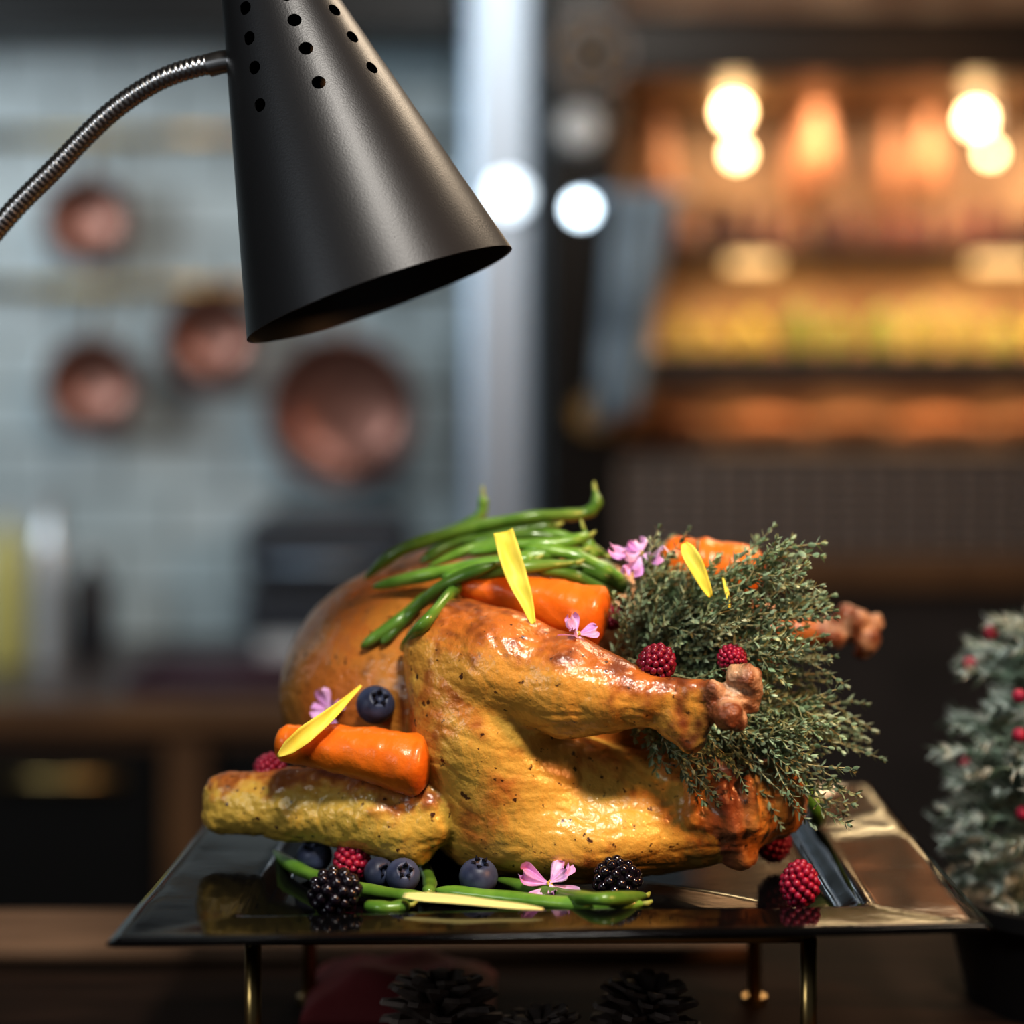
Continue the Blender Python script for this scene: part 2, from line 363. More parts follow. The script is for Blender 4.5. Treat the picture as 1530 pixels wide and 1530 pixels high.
for i, p in enumerate(vs):
    v = Vector(p); g = names[gl[i]]; nn = Vector(n[i])
    a = noise.noise(v*22); b = noise.noise(v*55+Vector((5, 1, 2))); c = noise.noise(v*130)
    q = Vector((v.x*26-v.z*14, v.y*26, v.z*70+v.x*16))
    w = noise.noise(q); rd = max(0, 1-abs(noise.noise(q*1.3+Vector((9, 3, 1))))*7)   # thin skin creases
    c2 = .6*b+.4*c+.25*noise.noise(v*260)
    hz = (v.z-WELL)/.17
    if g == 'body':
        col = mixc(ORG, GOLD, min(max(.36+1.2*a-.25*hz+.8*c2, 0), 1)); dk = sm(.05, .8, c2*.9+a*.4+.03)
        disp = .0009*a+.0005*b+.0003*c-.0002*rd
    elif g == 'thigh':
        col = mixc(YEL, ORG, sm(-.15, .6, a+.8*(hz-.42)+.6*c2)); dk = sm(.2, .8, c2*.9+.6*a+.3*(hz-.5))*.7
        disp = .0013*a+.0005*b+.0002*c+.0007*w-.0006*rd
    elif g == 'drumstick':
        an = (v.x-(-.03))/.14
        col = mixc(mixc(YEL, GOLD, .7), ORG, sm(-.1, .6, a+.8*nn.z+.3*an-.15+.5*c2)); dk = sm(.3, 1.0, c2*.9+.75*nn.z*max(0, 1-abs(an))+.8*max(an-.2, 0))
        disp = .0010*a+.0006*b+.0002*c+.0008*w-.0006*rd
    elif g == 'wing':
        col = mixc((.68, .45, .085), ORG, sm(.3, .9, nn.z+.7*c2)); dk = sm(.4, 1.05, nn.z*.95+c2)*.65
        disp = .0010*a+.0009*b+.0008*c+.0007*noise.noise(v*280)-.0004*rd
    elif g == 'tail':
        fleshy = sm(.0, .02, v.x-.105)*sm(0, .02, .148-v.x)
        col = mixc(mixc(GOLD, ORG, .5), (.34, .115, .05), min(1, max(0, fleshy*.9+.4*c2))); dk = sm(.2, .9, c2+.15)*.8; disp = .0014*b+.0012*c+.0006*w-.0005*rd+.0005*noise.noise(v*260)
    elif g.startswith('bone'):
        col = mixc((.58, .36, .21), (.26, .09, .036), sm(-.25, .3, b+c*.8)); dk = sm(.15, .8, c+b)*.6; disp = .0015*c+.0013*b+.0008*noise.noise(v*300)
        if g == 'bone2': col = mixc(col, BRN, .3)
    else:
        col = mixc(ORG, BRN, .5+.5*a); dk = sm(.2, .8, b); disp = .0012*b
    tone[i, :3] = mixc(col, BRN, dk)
    vs[i] = p+n[i]*disp
vs[:, 2] = np.maximum(vs[:, 2], WELL+.001)
whole = bpy.data.meshes.new('tmp'); whole.from_pydata(vs.tolist(), [], qs.tolist()); whole.update()
vn = np.zeros(len(vs)*3, np.float32); whole.vertex_normals.foreach_get('vector', vn); vn = vn.reshape(-1, 3)
TB = BVHTree.FromPolygons([tuple(v) for v in vs], [tuple(int(x) for x in q) for q in qs])
bpy.data.meshes.remove(whole)
turk = thing('roast_turkey', (.02, 1.33, WELL+.001), 'whole golden roast turkey with crossed legs on the black plate', 'turkey')
fl = np.array([np.bincount(gl[q], minlength=8).argmax() for q in qs])
parents = {}
for gi, nme in enumerate(names):
    q = qs[fl == gi]
    if not len(q): continue
    used, inv = np.unique(q, return_inverse=True); q2 = inv.reshape(q.shape)
    par = turk if not nme.startswith('bone') else parents['drumstick'+nme[4:]]
    base = np.array(OFF[turk]); nm = nme.rstrip('2')
    me = bpy.data.meshes.new(nm); me.from_pydata((vs[used]-base).tolist(), [], q2.tolist()); me.update()
    me.polygons.foreach_set('use_smooth', [True]*len(me.polygons))
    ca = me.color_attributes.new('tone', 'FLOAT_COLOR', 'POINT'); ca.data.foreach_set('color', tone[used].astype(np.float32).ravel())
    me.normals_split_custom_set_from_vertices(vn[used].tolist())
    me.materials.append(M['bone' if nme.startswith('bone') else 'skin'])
    o = bpy.data.objects.new(nm, me); COL.objects.link(o); o.parent = par; OFF[o] = OFF[turk]; parents[nme] = o
for k, l in (('bone', 'pale knuckle bone end of the near drumstick'), ('bone2', 'browned bone end sticking out behind the thyme')): parents[k]['label'] = l

def hit(px, py, off=0., dflt=1.33):
    d = (P(px, py, 1)-CAM).normalized(); h = TB.ray_cast(CAM, d)
    if h[0] is None: return P(px, py, dflt)
    return h[0]-d*off

# ------------------------------------------------------------------ carrots
def carrot(a, b, ra, rb, label):
    a = Vector(a); b = Vector(b); d = b-a; n = 30; pts = []; rr = []
    for i in range(n+1):
        t_ = i/n; pts.append(a+d*t_+Vector((0, 0, .002*math.sin(3*t_)))); r = ra+(rb-ra)*t_
        r *= 1+.05*noise.noise(Vector((t_*9, ra*900, 0)))+.012*math.sin(t_*55+3*math.sin(t_*9)); rr.append(r)
    u = d.normalized()
    pts = [pts[0]-u*.005, pts[0]-u*.0035]+pts+[pts[-1]+u*.003, pts[-1]+u*.0055, pts[-1]+u*.007]; rr = [rr[0]*.45, rr[0]*.8]+rr+[rr[-1]*.9, rr[-1]*.7, rr[-1]*.4]
    mb = MB().tube(pts, rr, 26)
    mb.v = [p+Vector((0, 0, 1))*.0014*noise.noise(p*110)+Vector((0, 1, 0))*.0012*noise.noise(p*90) for p in mb.v]
    return tag(obj('carrot', mb, 'carrot', None, True, 0, 60), label, 'carrot', 'roast carrot pieces')
carrot(P(425,1110,1.262), P(626,1145,1.250), .0110, .0188, 'roast carrot chunk lying on the turkey wing')
carrot(P(696,872,1.300), P(890,926,1.283), .0080, .0200, 'roast carrot piece on top of the turkey behind near drumstick')
carrot(P(998,838,1.350), P(1122,866,1.345), .0150, .0200, 'roast carrot piece at the back behind the thyme')

# ------------------------------------------------------------------ green beans
def bean(pts, r, label, group, flip=False):
    r *= .93
    sp = spline(pts, 9); m = len(sp); base = Vector((sum(p.x for p in sp)/m, sum(p.y for p in sp)/m, min(p.z for p in sp)-r))
    t = thing('green_bean', base, label, 'green bean', group)
    ph = R.random()*9
    rr = [r*(.22+.78*min(1, min(i, m-1-i)/(m*.13))**.7)*(1+.07*math.sin(i*.9+ph)) for i in range(m)]
    obj('pod', MB().tube(sp, rr, 12, flat=.85), 'bean', t)
    e, e2 = (sp[0], sp[2]) if flip else (sp[-1], sp[-3]); d = (e-e2).normalized()
    obj('stem_tip', MB().tube([e-d*.002, e+d*.002, e+d*.005+Vector((0, 0, .0015))], [r*.30, r*.36, r*.16], 8), 'beanstem', t)
G1 = 'green beans heaped on the turkey'
bean([P(546,864,1.36), P(600,822,1.35), P(700,790,1.35), P(800,772,1.35), P(868,768,1.36), P(890,755,1.36), P(889,733,1.365)], .0052, 'topmost long green bean with tip curling straight up', G1)
bean([P(558,877,1.335), P(650,856,1.315), P(760,836,1.315), P(872,822,1.32)], .0052, 'long straight green bean just below the topmost one', G1)
bean([hit(540,967,.005), hit(590,932,.005), hit(650,886,.006), P(740,854,1.29), P(862,840,1.30)], .0052, 'green bean draped diagonally down the turkey breast, lowest at its left end', G1)
bean([hit(600,972,.005), hit(636,930,.005), P(690,872,1.30), P(725,860,1.30)], .0046, 'short green bean tucked down behind the near drumstick', G1)
bean([P(640,806,1.40), P(700,782,1.40), P(720,765,1.40), P(721,740,1.40)], .0042, 'small dark green bean curling up at the back', G1)
bean([P(640,846,1.33), P(720,815,1.335), P(820,798,1.335), P(868,812,1.33), P(886,830,1.33), P(872,790,1.335)], .0042, 'green bean with pale hooked tail at right of the heap', G1)
bean([P(800,842,1.305), P(870,852,1.31), P(915,868,1.315), P(938,885,1.32)], .0055, 'plump green bean sloping down toward the pink flower', G1)
bean([P(690,812,1.345), P(780,800,1.335), P(850,808,1.335), P(905,830,1.335)], .0050, 'green bean in the middle of the heap beside the yellow petal', G1)
bean([P(800,850,1.295), P(860,862,1.30), P(925,895,1.31)], .0048, 'green bean lying along the top carrot', G1)
bean([P(628,840,1.345), P(680,812,1.35), P(760,795,1.35), P(830,785,1.35)], .0050, 'green bean directly beneath the topmost bean', G1)
bean([P(660,864,1.302), P(730,844,1.30), P(800,834,1.30)], .0048, 'short green bean between the drumstick and the heap', G1)
bean([hit(570,962,.005), hit(612,918,.006), P(670,870,1.29), P(745,842,1.285)], .0046, 'green bean lying close beside the diagonally draped bean', G1)
bean([P(780,818,1.32), P(850,828,1.315), P(900,848,1.315), P(932,868,1.315)], .0050, 'green bean above the plump one at right of the heap', G1)
bean([P(700,826,1.325), P(770,815,1.322), P(835,812,1.322), P(880,800,1.33)], .0048, 'green bean crossing the heap level behind the yellow petal', G1)
G2 = 'green beans on the plate front'
def zp(L): return [onz(a, b, WELL+h) for a, b, h in L]
bean(zp([(405,1272,.005),(450,1300,.005),(520,1324,.005),(600,1338,.005),(645,1342,.005)]), .0048, 'green bean curving from under the wing past the blackberry', G2)
bean(zp([(545,1352,.005),(580,1356,.005),(612,1352,.005)]), .0046, 'short green bean stub right of the front blackberry', G2)
bean(zp([(650,1330,.005),(760,1342,.005),(880,1352,.005),(962,1350,.005)]), .0052, 'longest green bean lying along the plate front', G2)
bean(zp([(742,1314,.005),(830,1335,.0055),(900,1343,.013),(965,1338,.006)]), .0048, 'green bean passing behind the pink flower on the plate', G2)
bean(zp([(632,1292,.005),(642,1318,.005),(640,1334,.005)]), .0045, 'dark short green bean standing behind the blueberry pair', G2)
bean([onz(1215,1235,WELL+.006), P(1222,1215,1.36), P(1205,1180,1.36), P(1190,1160,1.36)], .0050, 'green bean leaning behind the turkey tail by the plate rim', 'green bean at the plate right')

# ------------------------------------------------------------------ berries
def drupes(c, r, hgt, n, dr, ax, seg=8):
    mb = MB(); ax = Vector(ax).normalized(); q = Vector((0, 0, 1)).rotation_difference(ax); c = Vector(c); gold = math.pi*(3-5**.5)
    for i in range(n):
        z = 1-2*(i+.5)/n; rad = math.sqrt(1-z*z)
        shape = (1-.22*max(z, 0))
        p = Vector((math.cos(i*gold)*rad*r*shape, math.sin(i*gold)*rad*r*shape, z*hgt))
        mb.ball(c+q@p, dr*(.92+.16*R.random()), seg)
    mb.ball(c, min(r, hgt)*.93, 10)
    return mb
def rest(px, py, rm): return P(px, py, F*(ZC-WELL-rm)/(py-HY))
def raspberry(c, r, h, ax, label):
    tag(obj('raspberry', drupes(c, r*.82, h*.82, 74, r*.20, ax), 'rasp'), label, 'raspberry', 'raspberries')
raspberry(rest(1195,1320,.0145), .0118, .0145, (.05,-.1,1), 'red raspberry standing upright at the plate front right corner')
raspberry(rest(1156,1260,.012), .012, .012, (1,.2,.2), 'dark red raspberry in shade under the turkey tail')
raspberry(rest(527,1287,.0115), .0125, .0115, (.8,-.6,.2), 'pinkish red raspberry between blueberries under the wing')
raspberry(P(403,1148,1.308), .0105, .0105, (-.8,-.3,.3), 'red raspberry peeking out left of the carrot on the wing')
raspberry(P(980,991,1.228), .0125, .0110, (-.6,-.6,.4), 'bright red raspberry sitting on the near drumstick by the thyme')
raspberry(P(1094,984,1.245), .0092, .0092, (.2,-1,.3), 'red raspberry half hidden inside the thyme bunch')
raspberry(P(914,922,1.300), .0085, .008, (0,-1,.3), 'red raspberry tucked between top carrot and thyme')
def blackberry(c, r, h, ax, label):
    tag(obj('blackberry', drupes(c, r*.82, h*.82, 46, r*.25, ax), 'black'), label, 'blackberry', 'blackberries')
blackberry(rest(501,1332,.0125), .0138, .0165, (.9,-.4,.25), 'glossy blackberry at the plate front left below the wing')
blackberry(rest(922,1314,.0125), .0132, .0145, (1,-.2,.1), 'glossy blackberry at the plate front below the turkey thigh')
def blueberry(c, r, ax, label):
    ax = Vector(ax).normalized(); c = Vector(c); t = thing('blueberry', c-Vector((0, 0, r)), label, 'blueberry', 'blueberries')
    pr = [(math.sin(math.pi*i/16)*r, -math.cos(math.pi*i/16)*r*.93) for i in range(14)]+[(r*.34, r*.86), (r*.28, r*.70), (0, r*.66)]
    obj('fruit', MB().lathe(pr, c, ax, 24), 'blue', t)
    u = ax.orthogonal().normalized(); w = ax.cross(u); mb = MB()
    for k in range(5):
        a = 2*math.pi*k/5; d = u*math.cos(a)+w*math.sin(a); s = ax.cross(d)
        b = c+ax*r*.84
        mb.add([b+d*r*.28-s*r*.17, b+d*r*.28+s*r*.17, b+d*r*.52+ax*r*.13, b+d*r*.20], [(0, 1, 2), (0, 3, 1), (1, 3, 2), (2, 3, 0)])
    obj('crown', mb, 'bluecrown', t)
blueberry(hit(561,1053,.009), .0118, (.3,-.75,.55), 'dark blueberry resting against the turkey breast above the carrot')
blueberry(rest(470,1279,.0105), .0108, (-.2,-.5,.8), 'leftmost blueberry on the plate under the wing')
blueberry(rest(566,1304,.0088), .0090, (.5,-.7,.3), 'smaller blueberry of the touching pair under the wing')
blueberry(rest(602,1308,.0100), .0102, (.2,-.8,.5), 'larger blueberry of the touching pair under the wing')
blueberry(rest(715,1310,.0112), .0114, (.1,-.35,.9), 'single blueberry on the plate left of the pink flower')

# ------------------------------------------------------------------ flowers and petals
def petal(mb, c, d, nrm, L, W, curl=.25, notch=.12, ph=0.):
    d = d.normalized(); s = d.cross(nrm).normalized(); nu, nv = 10, 14; V = []; Fc = []
    for i in range(nu+1):
        t_ = i/nu; w = W*(.12+.88*math.sin(min(t_*1.18, 1)*math.pi*.5)**1.7)*(1 if t_ < .8 else 1-.55*((t_-.8)/.2)**2)
        for j in range(nv+1):
            x = j/nv*2-1; l = t_*L*(1-notch*(1-abs(x))*(t_ > .7)*((t_-.7)/.3)+.06*t_*math.sin(9*x+ph))
            V.append(c+d*l+s*(x*w*.5)+nrm*(curl*L*(t_*t_-.25*x*x*t_)+.16*L*t_*t_*math.sin(6*x+ph)+.08*L*t_*math.sin(11*x+2*ph)))
    for i in range(nu):
        for j in range(nv):
            a = i*(nv+1)+j; Fc.append((a, a+1, a+nv+2, a+nv+1))
    mb.add(V, Fc)
def flower(c, nrm, L, label, n=5, ph=0., inner=2):
    c = Vector(c); nrm = Vector(nrm).normalized(); t = thing('pink_flower', c, label, 'flower', 'pink edible flowers')
    u = nrm.orthogonal().normalized(); w = nrm.cross(u)
    for k in range(n+inner):
        a = 2*math.pi*k/n+ph+R.uniform(-.35, .35)+(.6 if k >= n else 0); q = .62 if k >= n else 1; mb = MB()
        petal(mb, c+nrm*(.0004*k+(.001 if k >= n else 0)), u*math.cos(a)+w*math.sin(a), nrm, q*L*R.uniform(.85, 1.12), q*L*R.uniform(.66, .9), R.uniform(-.35, .5)+(.5 if k >= n else 0), .16, R.random()*6)
        obj('petal', mb, 'pink', t)
    mb = MB()
    for k in range(5):
        a = k*1.3; mb.ball(c+nrm*.002+(u*math.cos(a)+w*math.sin(a))*.0012, .0009, 6)
    obj('stamen', mb, 'stamen', t)
flower(P(958,830,1.290), (-.2,-.6,.75), .0175, 'pink flower at the back top between beans and far carrot', 4, .5)
flower(P(862,950,1.240), (.2,-.60,.8), .0140, 'pink flower tucked between the top carrot and near drumstick', 4, 1.1)
flower(onz(822,1322,WELL+.009), (-.05,-.8,.65), .0185, 'pink flower lying on the beans at the plate front', 4, .2)
flower(hit(492,1062,.006), (-.3,-.8,.4), .0125, 'pink flower half behind yellow petal on the turkey breast', 4, .9)
def ribbon(pts, wid, m, name, label, cat, group, nh=(0,-1,.1), fold=.15):
    sp = spline(pts, 8); nv = 6; V = []; Fc = []; m_ = len(sp)
    for i, p in enumerate(sp):
        t_ = (sp[min(i+1, m_-1)]-sp[max(i-1, 0)]).normalized(); s = t_.cross(Vector(nh)).normalized(); nn = s.cross(t_)
        f = i/(m_-1)*(len(wid)-1); k = min(int(f), len(wid)-2); w = wid[k]+(wid[k+1]-wid[k])*(f-k)
        for j in range(nv+1):
            x = j/nv*2-1; V.append(p+s*x*w*.5+nn*(fold*w*x*x+.05*w*math.sin(i*.7+x*3)))
    for i in range(m_-1):
        for j in range(nv):
            a = i*(nv+1)+j; Fc.append((a, a+1, a+nv+2, a+nv+1))
    o = obj(name, MB().add(V, Fc), m); s = o.modifiers.new('t', 'SOLIDIFY'); s.thickness = .0004
    return tag(o, label, cat, group)
G3 = 'yellow flower petals'
ribbon([P(752,795,1.275), P(768,850,1.266), P(785,895,1.255), P(797,932,1.244)], [.0115,.0128,.0125,.010,.006,.0025], 'yellow', 'yellow_petal', 'yellow petal standing upright against the green beans', 'petal', G3, fold=.25)
ribbon([P(1022,812,1.262), P(1040,846,1.256), P(1062,892,1.252)], [.003,.0085,.0095,.0085,.006,.002], 'yellow', 'yellow_petal', 'yellow petal standing in front of the far carrot above the thyme', 'petal', G3, fold=.25)
ribbon([P(1080,862,1.262), P(1086,885,1.256), P(1090,908,1.252)], [.001,.0022,.001], 'yellow', 'yellow_petal', 'tiny yellow petal strip poking out of the thyme', 'petal', G3)
ribbon([P(415,1130,1.238), P(455,1098,1.240), P(500,1062,1.25), P(540,1024,1.27)], [.001,.008,.010,.0085,.006,.003,.001], 'yellow', 'yellow_petal', 'yellow petal leaning on the carrot beside the turkey breast', 'petal', G3, fold=.25)
ribbon([onz(602,1338,WELL+.012), onz(700,1347,WELL+.0125), onz(812,1358,WELL+.011)], [.003,.0062,.006,.005,.004,.001], 'cream', 'pale_petal', 'long narrow pale yellow petal lying over the beans on the plate', 'petal', None, (0,-.6,.8))

# ------------------------------------------------------------------ thyme
def leaf(mb, b, d, up, L, W):
    s = d.cross(up)
    if s.length < 1e-4: s = d.orthogonal()
    s.normalize(); n_ = s.cross(d)
    mb.add([b, b+d*L*.25+s*W*.42+n_*L*.05, b+d*L*.62+s*W*.46+n_*L*.06, b+d*L+n_*L*.02, b+d*L*.62-s*W*.46+n_*L*.06, b+d*L*.25-s*W*.42+n_*L*.05, b+d*L*.5-n_*L*.03], [(0, 6, 1), (1, 6, 2), (2, 6, 3), (3, 6, 4), (4, 6, 5), (5, 6, 0)])
def twig(st, lv, path, r0, start, step, L0, rnd, side):
    sp = spline(path, 7); st.tube(sp, [r0*(1-.6*i/len(sp)) for i in range(len(sp))], 5)
    ln = [0]
    for a, b in zip(sp[:-1], sp[1:]): ln.append(ln[-1]+(b-a).length)
    s = ln[-1]*start; k = 0; tw = rnd.random()*3
    while s < ln[-1]:
        i = max(j for j in range(len(ln)) if ln[j] <= s); i = min(i, len(sp)-2)
        t_ = (sp[i+1]-sp[i]).normalized(); p = sp[i]+t_*(s-ln[i]); f = s/ln[-1]
        u = t_.orthogonal().normalized(); w = t_.cross(u); an = tw+k*1.45
        for q in (0, math.pi):
            d = (u*math.cos(an+q)+w*math.sin(an+q)); dd = (d*rnd.uniform(.6, 1)+t_*rnd.uniform(.5, 1.1)).normalized()
            L = L0*rnd.uniform(.7, 1.2)*(1-.30*f)
            leaf(lv, p, dd, t_, L, L*.42)
            if rnd.random() < .45:
                d3 = (dd+t_*.5+Vector((rnd.uniform(-.4,.4), rnd.uniform(-.4,.4), rnd.uniform(-.4,.4)))).normalized(); leaf(lv, p, d3, t_, L*.65, L*.3)
        if side and rnd.random() < side and f < .88:
            d = (u*math.cos(an+1)+w*math.sin(an+1)+t_*1.3).normalized(); l2 = rnd.uniform(.016, .036)
            twig(st, lv, [p, p+d*l2*.5, p+(d+t_*.4).normalized()*l2], r0*.6, .25, step*.9, L0*.88, rnd, 0)
        s += step; k += 1
    e = sp[-1]; t_ = (sp[-1]-sp[-2]).normalized()
    for q in range(5):
        d = (t_+Vector((rnd.uniform(-.5,.5), rnd.uniform(-.5,.5), rnd.uniform(-.5,.5)))).normalized(); leaf(lv, e, d, t_, L0*.6, L0*.26)
ENV = [(-62,185),(-45,235),(-35,340),(-28,390),(-20,385),(-6,350),(4,295),(12,290),(20,350),(33,360),(42,270),(50,190),(62,165),(72,195),(88,180)]
def env(th):
    for (a, ra), (b, rb) in zip(ENV[:-1], ENV[1:]):
        if a <= th <= b: return ra+(rb-ra)*(th-a)/(b-a)
    return 190
th_ = thing('thyme_bunch', P(935,1040,1.30), 'big bunch of fresh green thyme stuffed into the turkey cavity', 'thyme')
rn = random.Random(3); NS = 96
for i in range(NS):
    th = -60+140*(i+rn.random())/NS; L = env(th)*rn.uniform(.50, .95) if rn.random() < .55 else env(th)*rn.uniform(.86, 1.03)
    if -35 < th < -16: L = env(th)*rn.uniform(.66, 1.03)
    bx, by = 930+rn.uniform(-20, 30), 1000+rn.uniform(-45, 50)
    tx, ty = 935+L*math.cos(math.radians(th)), 1012-L*math.sin(math.radians(th))
    ty_ = rn.uniform(1.240, 1.315)
    if th < -18: ty_ = rn.uniform(1.228, 1.270)
    if th > 45: ty_ = rn.uniform(1.275, 1.35)
    B = P(bx, by, 1.305+rn.uniform(-.02, .02)); T = P(tx, ty, ty_)
    Mi = (B+T)/2+Vector((rn.uniform(-.010, .010), rn.uniform(-.016, .000), rn.uniform(-.006, .018)))
    Q = (Mi+T)/2+Vector((rn.uniform(-.012, .012), rn.uniform(-.008, .004), rn.uniform(-.010, .013)))
    st, lv = MB(), MB()
    twig(st, lv, [B, Mi, Q, T], .0009, .22, .0048, .0088, rn, .42)
    so = obj('sprig', st, 'stem', th_); obj('leaves', lv, 'leaf', so)

# ------------------------------------------------------------------ heat lamp
LD = Vector((.336, -.074, -.942)).normalized()          # axis toward the opening
LO = P(568, 441, 1.25); S_ = 1.25/F
lamp = thing('heat_lamp', P(-210, 1590, 1.30), 'black conical heat lamp on a chrome gooseneck above the turkey', 'lamp')
HL = 575*S_; r0, r1 = 209*S_, 58*S_; th0 = .0014
prof = [(r0, 0), (r0-(r0-r1)*.02, HL*.02)]+[(r0+(r1-r0)*k/10, HL*k/10) for k in range(1, 11)]
inner = [(r-th0, h) for r, h in reversed(prof)]
cone = MB().lathe(prof+inner, LO, -LD, 96, closed=True)
CB = BVHTree.FromPolygons([tuple(v) for v in cone.v], cone.f)
shade = obj('shade', cone, 'lamp', lamp)
cut = MB()
for hx, hy in [(440,30),(457,72),(476,123),(372,57),(380,101),(388,157),(500,15),(527,55),(556,101),(366,12),(428,-8)]:
    d = (P(hx, hy, 1)-CAM).normalized(); h = CB.ray_cast(CAM, d)
    if h[0] is not None:
        nrm = h[1] if h[1].dot(d) < 0 else -h[1]
        nrm = (nrm*.6-d*.4).normalized()
        cut.lathe([(0, -.006), (.0041, -.006), (.0041, .006), (0, .006)], h[0], nrm, 20)
me = bpy.data.meshes.new('cut'); me.from_pydata([tuple(v-OFF[lamp]) for v in cut.v], [], cut.f)
co = bpy.data.objects.new('cut', me); COL.objects.link(co); co.parent = lamp
bm = bmesh.new(); bm.from_mesh(me); bmesh.ops.remove_doubles(bm, verts=bm.verts, dist=1e-4); bmesh.ops.recalc_face_normals(bm, faces=bm.faces); bm.to_mesh(me); bm.free()
bm = bmesh.new(); bm.from_mesh(shade.data); bmesh.ops.recalc_face_normals(bm, faces=bm.faces); bm.to_mesh(shade.data); bm.free()
md = shade.modifiers.new('b', 'BOOLEAN'); md.operation = 'DIFFERENCE'; md.object = co; md.solver = 'EXACT'
bpy.context.view_layer.update()
dg = bpy.context.evaluated_depsgraph_get(); nm_ = bpy.data.meshes.new_from_object(shade.evaluated_get(dg))
shade.modifiers.clear(); shade.data = nm_
bpy.data.objects.remove(co)
nm_.polygons.foreach_set('use_smooth', [True]*len(nm_.polygons)); nm_.set_sharp_from_angle(angle=math.radians(35))
tp = LO-LD*HL
obj('cap', MB().lathe([(r1+.001, -.006), (r1+.001, .002), (r1*.8, .012), (r1*.35, .018), (0, .019)], tp, -LD, 40), 'lamp', lamp)
obj('socket', MB().lathe([(0, .055), (.018, .055), (.02, .10), (.02, .16), (0, .16)], LO, -LD, 24), 'lampin', lamp, sharp=40)
obj('bulb', MB().lathe([(0, .030), (.018, .034), (.030, .048), (.030, .062), (.018, .085), (.014, .10)], LO, -LD, 28), 'bulb', lamp)
obj('neck_sleeve', MB().tube([P(372,88,1.262), P(330,93,1.264), P(312,98,1.265)], .0070, 18), 'chrome', lamp, sharp=40)
path = spline([P(330,94,1.264), P(290,101,1.266), P(230,124,1.27), P(160,173,1.275), P(85,248,1.28), P(0,337,1.285), P(-80,445,1.29), P(-150,600,1.295), P(-195,850,1.30), P(-208,1200,1.30), P(-210,1540,1.30)], 40)
res = [path[0]]; acc_ = 0; ST = .00055
for a, b in zip(path[:-1], path[1:]):
    l = (b-a).length; x = ST-acc_
    while x <= l: res.append(a+(b-a)*x/l); x += ST
    acc_ = (acc_+l) % ST
rad = [.0058+.0007*abs(math.sin(math.pi*i*ST/.0036)) for i in range(len(res))]
obj('gooseneck', MB().tube(res, rad, 14), 'chrome', lamp)
bpos = P(-210, 1590, 1.30)
obj('base', MB().lathe([(0, 0), (.075, 0), (.077, .006), (.07, .014), (.02, .022), (.012, .04), (0, .04)], (bpos.x, bpos.y, TAB), n=48), 'lamp', lamp, sharp=50)

# ------------------------------------------------------------------ things on the table
def pine_cone(c, L, r, ax, label):
    mb = MB(); ax = Vector(ax).normalized(); c = Vector(c); u = ax.orthogonal().normalized(); w = ax.cross(u); gold = math.pi*(3-5**.5); n = 46
    mb.lathe([(0, 0), (r*.30, L*.1), (r*.32, L*.4), (r*.18, L*.85), (0, L*.95)], c, ax, 12)
    for i in range(n):
        f = i/n; h = L*(.04+.86*f); rr = r*(math.sin(math.pi*(.16+.72*f))**.7); a = i*gold
        d = u*math.cos(a)+w*math.sin(a); s = ax.cross(d); dd = (d+ax*(.05+1.0*f)).normalized(); n_ = s.cross(dd); b = c+ax*h
        W = r*.24*(1-.35*f); tip = b+dd*rr; md_ = b+dd*rr*.72
        V = [b+s*W*.25, b-s*W*.25, md_-s*W-n_*W*.15, tip-s*W*.45+n_*W*.5, tip+s*W*.45+n_*W*.5, md_+s*W-n_*W*.15]
        V2 = [p-n_*W*.4 for p in V]; k = len(V)
        mb.add(V+V2, [tuple(range(k)), tuple(range(2*k-1, k-1, -1))]+[(q, q+k, (q+1) % k+k, (q+1) % k) for q in range(k)])
    return tag(obj('pine_cone', mb, 'cone', None, False), label, 'pine cone', 'pine cones under the plate')
pine_cone(onz(655,1590,TAB)+Vector((0,0,.001)), .042, .040, (.05,.1,1), 'largest dark pine cone under the plate by the red cloth')
pine_cone(onz(812,1600,TAB)+Vector((0,0,.001)), .026, .030, (-.1,0,1), 'low pine cone under the middle of the plate')
pine_cone(onz(955,1592,TAB)+Vector((0,0,.001)), .044, .036, (.15,-.1,1), 'open pine cone under the plate near the right legs')
# folded red cloth
mb = MB(); c0 = onz(600, 1500, TAB); nx, ny = 34, 16; V = []; Fc = []
for s in (0, 1):
    for j in range(ny+1):
        for i in range(nx+1):
            x, y = i/nx*2-1, j/ny*2-1
            z = .001 if s else .006+.030*(1-min(1, max(abs(x), abs(y))**3))*(.75+.3*noise.noise(Vector((x*2.2, y*1.6, 4))))
            V.append(c0+Vector((x*.062, y*.050, z)))
W = nx+1; T = W*(ny+1)
for j in range(ny):
    for i in range(nx):
        a = j*W+i; Fc += [(a, a+1, a+W+1, a+W), (T+a, T+a+W, T+a+W+1, T+a+1)]
ring = list(range(nx))+[j*W+nx for j in range(ny)]+[ny*W+nx-i for i in range(nx)]+[(ny-j)*W for j in range(ny)]
for k in range(len(ring)): a, b = ring[k], ring[(k+1) % len(ring)]; Fc.append((a, T+a, T+b, b))
tag(obj('folded_cloth', mb.add(V, Fc), 'redcloth'), 'dark red folded cloth on the table under the plate', 'cloth')

